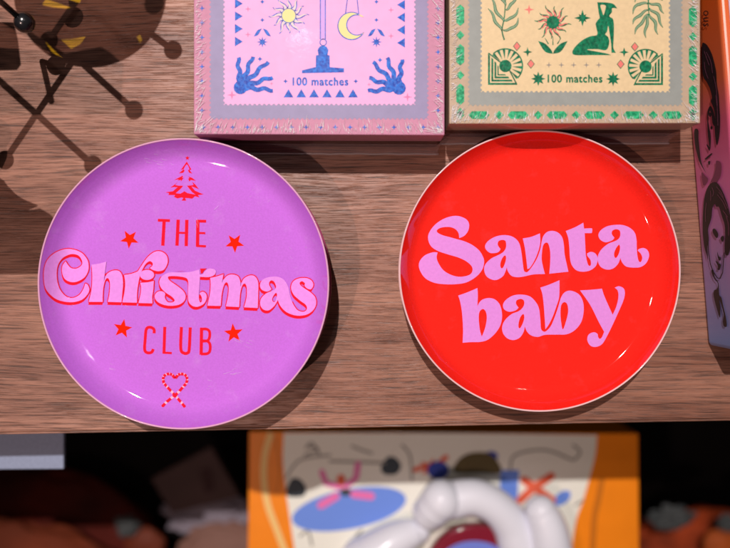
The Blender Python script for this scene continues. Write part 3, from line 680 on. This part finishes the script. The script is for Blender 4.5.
# ------------------------------------------------------------ book on the right
bk = thing("book", S(712, 340, 0), "thick book lying at the right edge, orange to blue spine printed with portraits", "book")
def grad_mat():
    m, t, b = nt("sunset_spine_paper"); N, Lk = t.nodes, t.links
    tc = N.new("ShaderNodeTexCoord"); sp = N.new("ShaderNodeSeparateXYZ"); Lk.new(tc.outputs["Object"], sp.inputs[0])
    r = N.new("ShaderNodeValToRGB"); mr = N.new("ShaderNodeMapRange"); mr.inputs[1].default_value = 0; mr.inputs[2].default_value = 330 * U
    Lk.new(sp.outputs["Y"], mr.inputs[0]); Lk.new(mr.outputs[0], r.inputs[0]); e = r.color_ramp.elements
    e[0].position = 0; e[0].color = (.20, .29, .62, 1); e[1].position = 1; e[1].color = (.75, .13, .012, 1)
    for p_, c_ in ((.22, (.42, .26, .56)), (.45, (.65, .16, .40)), (.62, (.66, .12, .22)), (.74, (.75, .15, .06))): 
        q = e.new(p_); q.color = (*c_, 1)
    Lk.new(r.outputs[0], b.inputs["Base Color"]); b.inputs["Roughness"].default_value = .35
    return m
dirv = Vector((-17, -215)).normalized(); rt_ = Vector((-dirv.y, dirv.x)); b0 = Vector((707.5, 345.5)); BT = 74
cor = [b0, b0 + dirv * 560, b0 + dirv * 560 + rt_ * 300, b0 + rt_ * 300]
bm = prism([tuple(v) for v in cor], .3, BT, 5.5, seg=5)
ob("spine_cover", bm, grad_mat(), bk)
COV = mat("lilac_white_cover", (.62, .52, .68), .3, coat=.5)
ob("front_cover", prism([tuple(b0 + rt_ * 7 + dirv * 6), tuple(b0 + dirv * 555 + rt_ * 7), tuple(b0 + dirv * 555 + rt_ * 296), tuple(b0 + rt_ * 296 + dirv * 6)], BT + .1, BT + 1.6, .5), COV, bk)
# prints on the upright spine: ray from the lens onto the spine plane
o3 = S(b0.x, b0.y, 0); n3 = Vector((-rt_.x, rt_.y, 0)).normalized(); eye = Vector((0, 0, F * U))
def mS(px, py, lift):
    d = W(px, py, 0) - eye; t_ = (o3 + n3 * (.8 + lift) * U - eye).dot(n3) / d.dot(n3); return eye + d * t_
BLKI = mat("black_ink", (.030, .018, .022), .4); SHI = mat("shade_ink", (.20, .06, .10), .5)
def SP(): return Print(mS, 8)
def sq(pts, y0, k_=9.125): return smooth(pts, (690, y0), k_, 4)
SP().add(sq([(110,40),(135,30),(165,60),(200,130),(225,220),(240,300),(245,400),(262,500),(268,600),(275,720),(270,860),(248,960),(232,900),(225,800),(228,700),(215,620),(190,560),(200,520),(180,440),(150,380),(120,330),(108,200)], 40)).build("portrait_hair", BLKI, bk)
SP().add(sq([(160,200),(185,145),(215,200),(230,280),(225,330),(205,300),(195,220),(180,190),(165,260),(175,340),(190,420),(185,540),(170,470),(158,330)], 90)).add(sq([(40,0),(75,0),(78,80),(90,200),(105,300),(140,380),(165,425),(150,400),(95,310),(70,240),(45,130)], 130)).add(sq([(135,262),(195,212),(200,225),(170,250),(150,268)], 130)).add(sq([(165,288),(185,285),(180,315),(168,315)], 130)).add(sq([(150,130),(180,160),(180,190),(165,170)], 130)).build("portrait_lines", BLKI, bk)
SP().add(sq([(240,280),(285,310),(280,420),(235,480),(190,470),(215,420),(235,340)], 130)).add(sq([(105,390),(140,420),(165,450),(150,490),(120,500)], 130)).each("portrait_shading", mat("dusky_ink", (.24, .06, .12), .5), bk)
SP().add(sq([(165,150),(215,110),(255,125),(290,180),(325,260),(350,340),(375,460),(385,600),(372,700),(350,775),(322,770),(315,700),(320,600),(315,500),(290,420),(265,340),(240,335),(225,310),(205,350),(195,440),(170,520),(165,560),(172,640),(160,700),(165,820),(150,770),(130,700),(118,600),(115,500),(118,400),(130,260)], 170)).build("portrait_hair", BLKI, bk)
SP().add(sq([(205,90),(225,80),(250,110),(258,140),(245,165),(215,130)], 220)).add(sq([(280,160),(300,145),(310,170),(300,200),(285,185)], 220)).add(sq([(248,290),(262,330),(282,345),(275,372),(255,350)], 220)).add(sq([(232,372),(262,395),(282,410),(270,455),(250,450),(255,425)], 220)).add(stroke([(690+x/9.125, 220+y/9.125) for x, y in ((165,200),(170,300),(185,400),(210,470),(250,530),(275,535),(298,480),(305,380),(312,300))], .9)).each("portrait_features", BLKI, bk)
SP().add(smooth([(145,5),(165,60),(190,90),(185,130),(165,140),(162,180),(185,270),(205,328),(208,280),(200,200),(230,300),(225,350),(232,385),(252,385),(245,320),(228,250),(215,190),(200,170),(195,90),(170,50),(160,0)], (690, 270), 6.85, 3)).build("portrait_collar", BLKI, bk)
STR = mat("hair_highlight_ink", (.30, .10, .18), .5)
hl = SP()
for i, c_ in enumerate([((250,225),(300,290),(330,360)),((262,200),(310,270),(345,350)),((300,370),(330,410),(345,430)),((185,190),(190,230),(188,280)),((200,160),(215,200),(205,240)),((150,300),(140,380),(142,470)),((240,150),(280,200),(305,250)),((330,420),(350,500),(352,600))]):
    hl.add(stroke(smooth([(690 + x / 9.125, 170 + y / 9.125) for x, y in c_], closed=False), .35, 0), (), 4 + .2 * i)
for i, c_ in enumerate([((130,100),(150,160),(175,230)),((150,110),(190,200),(205,300)),((215,330),(240,450),(250,600)),((130,200),(140,280),(165,350)),((235,500),(250,640),(255,780))]):
    hl.add(stroke(smooth([(690 + x / 9.125, 40 + y / 9.125) for x, y in c_], closed=False), .35, 0), (), 4 + .2 * i)
hl.each("hair_strand", STR, bk)
SP().add(sq([(172,215),(188,205),(196,225),(186,245),(174,238)], 90), (), 3).add(sq([(190,330),(205,340),(198,362),(186,350)], 90), (), 3).each("portrait_eye", BLKI, bk)
tx = SP()
for a, h in text_polys("ous", 0, 0, 16, 5.2, .01):
    rr = lambda l: [(703.2 + (5.2 - y) , 10.5 + x) for x, y in l]; tx.add(rr(a), [rr(q) for q in h])
tx.build("spine_lettering", BLKI, bk)
# ------------------------------------------------------------ wire stand at the upper left
hub = from_shadow(LA, 60, 20, 200)
st = thing("candle_stand", S(-60, -120, 0), "black wire stand with ball tips at the top left corner, brown disc above it", "stand")
def node(L, x, y, z): 
    q = from_shadow(L, x, y, z); return S(q[0], q[1], z)
ZS = 200
rods = [(LA, (-60, 27), (93, 165), 1), (LA, (105, 14), (5, 160), 1), (LA, (52, 36), (134, 110), 1), (LA, (20, -14), (146, 30), 0), (LA, (146, 30), (173, 50), 1),
        (LB, (-40, -8), (72, 62), 0)]
for i, (L_, a, b, bl) in enumerate(rods):
    z_ = (150 if i == 1 else ZS) + i * .9
    pa, pb = node(L_, *a, z_), node(L_, *b, z_)
    rd = ob("rod", tube([pa, pb], 3.1), BLACK_M, st, True)
    if bl: ob("ball_tip", ball(pb, 8.6), BLACK_M, rd, True)
vb = W(24.5, 22.5, 62)
rd = ob("rod", tube([W(-70, -52, 190), W(-10, -8, 95), vb], 3.0), BLACK_M, st, True); ob("ball_tip", ball(vb, 9.2), BLACK_M, rd, True)
# support legs outside the picture and a knob low at the left
for q in ((-190, -60), (-60, -240), (60, -330)): ob("leg", tube([S(q[0], q[1], 0), S(q[0] * .4 - 20, q[1] * .4 - 40, ZS)], 3.4), BLACK_M, st, True)
# disc out of view; yellow filters added to throw the yellow light patches
yp = [[(41, -4), (82, -4), (79, 5), (66, 8.5), (52, 7), (43, 5)], [(57, 38.5), (72, 38), (88, 35), (80, 44), (69, 50), (60, 44)], [(44, 40), (47, 42), (66, 61), (66.5, 65), (60, 62), (52, 52)], [(136, 36), (140, 34), (142.5, 40), (140, 43)]]
dz = ZS + 26
sh_poly = [(from_shadow(LA, *p_, dz)) for p_ in circ(90, -10, 76.5, 72)]
hol = [[from_shadow(LA, *p_, dz) for p_ in q] for q in yp]
bm = bmesh.new()
for zz in (dz, dz + 3):
    loops = [sh_poly] + hol; vs = [bm.verts.new(S(p_[0], p_[1], zz)) for l in loops for p_ in l]
    for t_ in tessellate_polygon([[Vector((p_[0], p_[1], 0)) for p_ in l] for l in loops]): bm.faces.new([vs[i] for i in t_])
ob("disc", bm, AMBER, st)
GL, t_, b_ = nt("yellow_light_filter"); tr = t_.nodes.new("ShaderNodeBsdfTransparent"); tr.inputs[0].default_value = (.95, .9, .03, 1); t_.links.new(tr.outputs[0], t_.nodes["Material Output"].inputs[0])
for q in hol:
    bm = bmesh.new(); bm.faces.new([bm.verts.new(S(p_[0], p_[1], dz + 1.5)) for p_ in q]); ob("light_filter", bm, GL, st)
ob("hanger", tube([S(0, -90, ZS), S(40, -70, dz)], 3), BLACK_M, st, True)

kb = thing("ornament", S(-14, 192, 0), "black rounded ornament just entering the picture at the left edge", "ornament")
ob("bowl", lathe([(0, .2), (9, .3), (12, 5), (20, 22), (24, 40), (23, 52), (19, 56), (0, 56)], (-30, 172), 40), BLACK_M, kb, True)
ob("stem_foot", lathe([(0, 56), (6, 58), (5, 80), (15, 96), (0, 110)], (-30, 172), 30), BLACK_M, kb, True)
BLK = mat("matt_black", (.02, .02, .02), .7)
bx = thing("light_blocker", S(-150, 240, 0), "unseen, made-up matt black riser beyond the left edge, casting broad shadows on the wood", "blocker")  # added out of view; plate outlines follow the shadows wanted on the shelf
def plate(name, pts, z): 
    q = [from_shadow(LA, x, y, z) for x, y in pts]; ob(name, prism(q, z, z + 3, .5), BLK, bx)
plate("top_plate", [(-260, 222), (8, 214), (40, 208), (50, 214), (62, 225), (60, 268), (55, 273), (-260, 275)], 200)
plate("side_wing", smooth([(-260, 160, 1), (-30, 172), (0, 178), (8, 186), (20, 197), (38, 205, 1), (20, 213), (0, 222), (-260, 226, 1)], seg=3), 155)
plate("upper_plate", [(-260, 20), (14, 22), (18, 40), (21, 64), (17, 69), (-260, 78)], 200)
ob("post", prism([(-190, 20), (-170, 20), (-170, 250), (-190, 250)], .2, 199, 1), BLK, bx)

# ------------------------------------------------------------ price rail under the shelf
FOAM = mat("blue_grey_felt", (.27, .31, .43), .9, bump=.8, bscale=1400, var=.10, vscale=900)
rail = thing("shelf_block", W(20, 450, -120), "pale blue-grey block sticking out under the shelf at lower left", "block")
ob("block_body", prism([(-200, 380), (63.5, 380), (63.5, 469), (-200, 471)], -126, -120, 1, to=lambda x, y, z: W(x, y, -120) + Vector((0, 0, (z + 120) * U))), FOAM, rail)

# ------------------------------------------------------------ game box below
GZ = -420.0
gm = flat_map(GZ)
ORANGE = mat("orange_card", (.95, .26, .008), .45, var=.04, vscale=60)
CREAM = mat("cream_card", (.88, .87, .77), .5)
gb = thing("game_box", W(440, 500, GZ), "large orange and cream box with cartoonish scribbles on the shelf below", "box")
gpoly = [(249, 431.5), (638.5, 433.5), (640, 640), (247, 640)]
def gto(x, y, z): return W(x, y, GZ) + Vector((0, 0, (z - GZ) * U))
ob("box_body", prism(gpoly, GZ - 110, GZ, 2, to=gto), ORANGE, gb)
def GP(): return Print(gm, None)
GP().add(smooth([(284,433,1),(440,433),(597,435,1),(595,455),(590,475),(583,500),(576,520),(572,548),(570,600,1),(440,600),(300,600,1),(296,560),(291,525),(286,490),(283,460)], seg=6), (), 5).build("cream_panel", CREAM, gb)
GP().add(stroke(smooth([(271,433),(265,455),(264,480),(268,505),(277,530),(288,560)], closed=False), 6.5, 0), (), 8).build("cream_stripe", mat("light_orange_ink", (.92, .60, .22), .5), gb)
GP().add(stroke(smooth([(602,478),(598,500),(594,520),(592,560)], closed=False), 6, 0), (), 8).add(circ(609, 436, 0.5), (), 8).add(stroke(smooth([(275,436),(280,470),(276,495)], closed=False), 1.2, 0), (), 10).each("dark_stripe", mat("burnt_orange_ink", (.60, .17, .01), .5), gb)
GP().add(circ(349, 509, 58, 40, 20, math.radians(-11)), (), 10).add([(500, 470), (519, 470), (517, 503), (508, 505), (500, 500)], (), 10).add(circ(562, 498, 10, 16, 6, math.radians(-38)), (), 10).each("blue_print", mat("cornflower_ink", (.16, .29, .80), .5), gb)
GP().add(smooth([(287,487),(293,478),(301,480),(306,488),(303,496),(288,496)]), (), 10).add(smooth([(381,466),(388,457),(396,458),(401,466),(396,474),(384,474)]), (), 10).add(circ(346, 492, 6, 14, 4), (), 14).each("rock_print", mat("slate_ink", (.045, .06, .075), .5), gb)
GP().add(stroke([(340, 487), (326, 483), (322, 472)], 6), (), 15).add(stroke([(346, 486), (356, 478), (358, 464)], 6), (), 15.5).add(stroke([(336, 496), (321, 505)], 8), (), 16).add(stroke([(354, 494), (371, 496)], 8), (), 16.5).each("pink_print", mat("hot_pink_ink", (.82, .18, .46), .5), gb)
GP().add(circ(341, 480, 4.5, 14, 6), (), 18).add(star(430, 468, 11, 5, .45, -70), (), 12).add(stroke([(424, 466), (415, 470)], 5), (), 13).add(stroke([(440, 462), (446, 457)], 5), (), 13).add(stroke([(520, 500), (533, 488), (551, 476)], 8), (), 13).add(stroke([(524, 480), (538, 490), (552, 500)], 8), (), 14).each("red_print", mat("red_orange_ink", (.80, .14, .07), .5), gb)
GP().add(circ(438, 470, 11, 14, 9), (), 15).add(circ(491, 456, 7, 14, 5), (), 12).each("navy_print", mat("navy_ink", (.04, .07, .42), .5), gb)
GP().add(smooth([(454,472),(458,460),(470,453),(488,453),(498,462),(500,473),(478,473)]), (), 14).build("brown_print", mat("olive_brown_ink", (.12, .09, .035), .5), gb)
g_ = GP()
for i, c_ in enumerate([[(286,478),(300,460),(330,455)],[(306,448),(312,443),(320,455)],[(352,446),(362,450),(372,453)],[(402,445),(410,456),(412,480)],[(510,470),(515,455),(545,450),(572,460)],[(573,445),(580,452),(574,460)],[(300,536),(308,531),(312,545)],[(362,530),(356,538),(368,545)],[(330,461),(360,462),(385,463)],[(305,455),(318,449),(309,446)],[(575,505),(583,500)]]):
    g_.add(stroke(smooth(c_, closed=False), 2.2), (), 12 + .3 * i)
g_.each("scribble_print", mat("soft_grey_ink", (.30, .29, .26), .5), gb)

# glossy white ceramic hand on the box
WHITE = mat("white_glaze", (.84, .85, .93), .42, coat=.25, coatr=.15)
hd = thing("ceramic_hand", W(480, 540, GZ + 2), "glossy white rounded fingers curved round a dark red disc on the lower box", "ornament")
def wt(pts, rs, name):
    sp = smooth([(p[0], p[1]) for p in pts], seg=6, closed=False); n_ = len(sp); zz = []; rr = []
    for i in range(n_):
        u = i / 6; a = min(int(u), len(pts) - 2); f = u - a; zz.append(pts[a][2] * (1 - f) + pts[a + 1][2] * f); rr.append(rs[a] * (1 - f) + rs[a + 1] * f)
    P3 = [W(x, y, z) for (x, y), z in zip(sp, zz)]
    # rounded ends
    bm = bmesh.new(); tube(P3, rr, 24, bm); ball(P3[0], rr[0], bm); ball(P3[-1], rr[-1], bm)
    return ob(name, bm, WHITE, hd, True)
z1 = GZ + 30
wt([(441, 500, z1 + 12), (430, 512, z1 + 4)], [31, 27], "fingertip")
wt([(452, 500, z1 + 2), (474, 497, z1 + 2), (496, 507, z1), (512, 527, z1 - 6), (522, 560, z1 - 8)], [29, 28, 28, 30, 34], "finger")
wt([(541, 511, z1 + 14), (549, 532, z1 + 14), (554, 575, z1 + 8)], [24, 30, 36], "finger")
wt([(418, 531, z1 - 10), (396, 540, z1 - 6), (365, 562, z1 - 6)], [20, 29, 40], "finger")
ob("dark_red_ring", prism(circ(474, 566, 50, 48, 46), GZ + 3, GZ + 26, 3, to=gto), mat("burgundy_glaze", (.22, .012, .03), .25, coat=.6), hd, True)
Print(flat_map(GZ + 27)).add(circ(474, 563, 34, 40, 22)).build("blue_centre", mat("periwinkle_glaze", (.18, .24, .72), .4), hd)
Print(flat_map(GZ + 27)).add(stroke(smooth([(418,548),(425,535),(440,524),(462,519)], closed=False), 8, 4), (), 8).build("sage_edge", mat("sage_glaze", (.42, .42, .36), .4), hd)

# ------------------------------------------------------------ dim goods below at left and right
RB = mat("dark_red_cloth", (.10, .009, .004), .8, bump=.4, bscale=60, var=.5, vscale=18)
def lump(name, cx, cy, z, rx, ry, rz, m, label, cat, seed=0, rough=.1, parent=None):
    bm = bmesh.new(); bmesh.ops.create_icosphere(bm, subdivisions=5, radius=1)
    c = W(cx, cy, z); kk = (F - z) / F
    for v in bm.verts:
        d = 1 + rough * noise.noise(v.co * 1.8 + Vector((seed, 0, 0))) + rough * .5 * noise.noise(v.co * 5 + Vector((seed, 3, 0)))
        v.co = Vector((v.co.x * rx * kk * U * d, v.co.y * ry * kk * U * d, v.co.z * rz * U * d)) + c
    o = ob(name, bm, m, parent, True)
    if not parent: tag(o, label, cat)
    return o
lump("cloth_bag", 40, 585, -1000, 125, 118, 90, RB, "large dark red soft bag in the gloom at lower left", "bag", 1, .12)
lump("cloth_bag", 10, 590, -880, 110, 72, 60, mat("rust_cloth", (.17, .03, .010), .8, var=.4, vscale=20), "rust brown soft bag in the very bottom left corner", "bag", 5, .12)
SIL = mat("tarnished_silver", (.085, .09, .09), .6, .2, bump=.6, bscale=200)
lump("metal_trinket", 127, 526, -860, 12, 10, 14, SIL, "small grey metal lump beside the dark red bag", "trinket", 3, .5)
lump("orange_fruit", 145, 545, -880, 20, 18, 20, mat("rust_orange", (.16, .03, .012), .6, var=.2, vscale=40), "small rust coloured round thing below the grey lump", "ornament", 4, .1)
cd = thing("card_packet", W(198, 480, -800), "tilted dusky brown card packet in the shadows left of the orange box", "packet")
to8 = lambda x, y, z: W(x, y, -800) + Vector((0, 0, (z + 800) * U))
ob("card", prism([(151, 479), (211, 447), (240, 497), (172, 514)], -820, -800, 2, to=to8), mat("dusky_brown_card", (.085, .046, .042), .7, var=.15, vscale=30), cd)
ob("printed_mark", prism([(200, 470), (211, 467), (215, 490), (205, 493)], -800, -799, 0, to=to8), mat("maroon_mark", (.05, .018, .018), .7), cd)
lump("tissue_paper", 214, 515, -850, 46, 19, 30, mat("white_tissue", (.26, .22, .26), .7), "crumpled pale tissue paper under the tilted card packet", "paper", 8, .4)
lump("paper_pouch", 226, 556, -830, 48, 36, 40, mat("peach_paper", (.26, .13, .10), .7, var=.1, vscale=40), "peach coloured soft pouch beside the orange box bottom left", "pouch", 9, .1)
lump("cloth_bag", 700, 575, -960, 90, 68, 60, mat("dark_rust_cloth", (.38, .05, .010), .8, var=.6, vscale=22), "dark rust orange soft bag at the bottom right corner", "bag", 11, .15)
lump("metal_trinket", 674, 517, -840, 18, 9, 12, SIL, "speckled grey metal trinket on the rust bag at lower right", "trinket", 12, .8)
lump("metal_trinket", 668, 522, -845, 14, 8, 10, SIL, "small dark grey trinket touching the speckled one at lower right", "trinket", 13, .8)
lump("metal_trinket", 728, 524, -840, 9, 8, 10, SIL, "grey trinket at the right border of the rust bag", "trinket", 14, .6)
lump("ornament_ball", 720, 545, -850, 17, 15, 15, mat("bright_rust", (.55, .11, .02), .6, var=.3, vscale=60), "bright rust orange ball at the bottom right corner", "ornament", 15, .15)
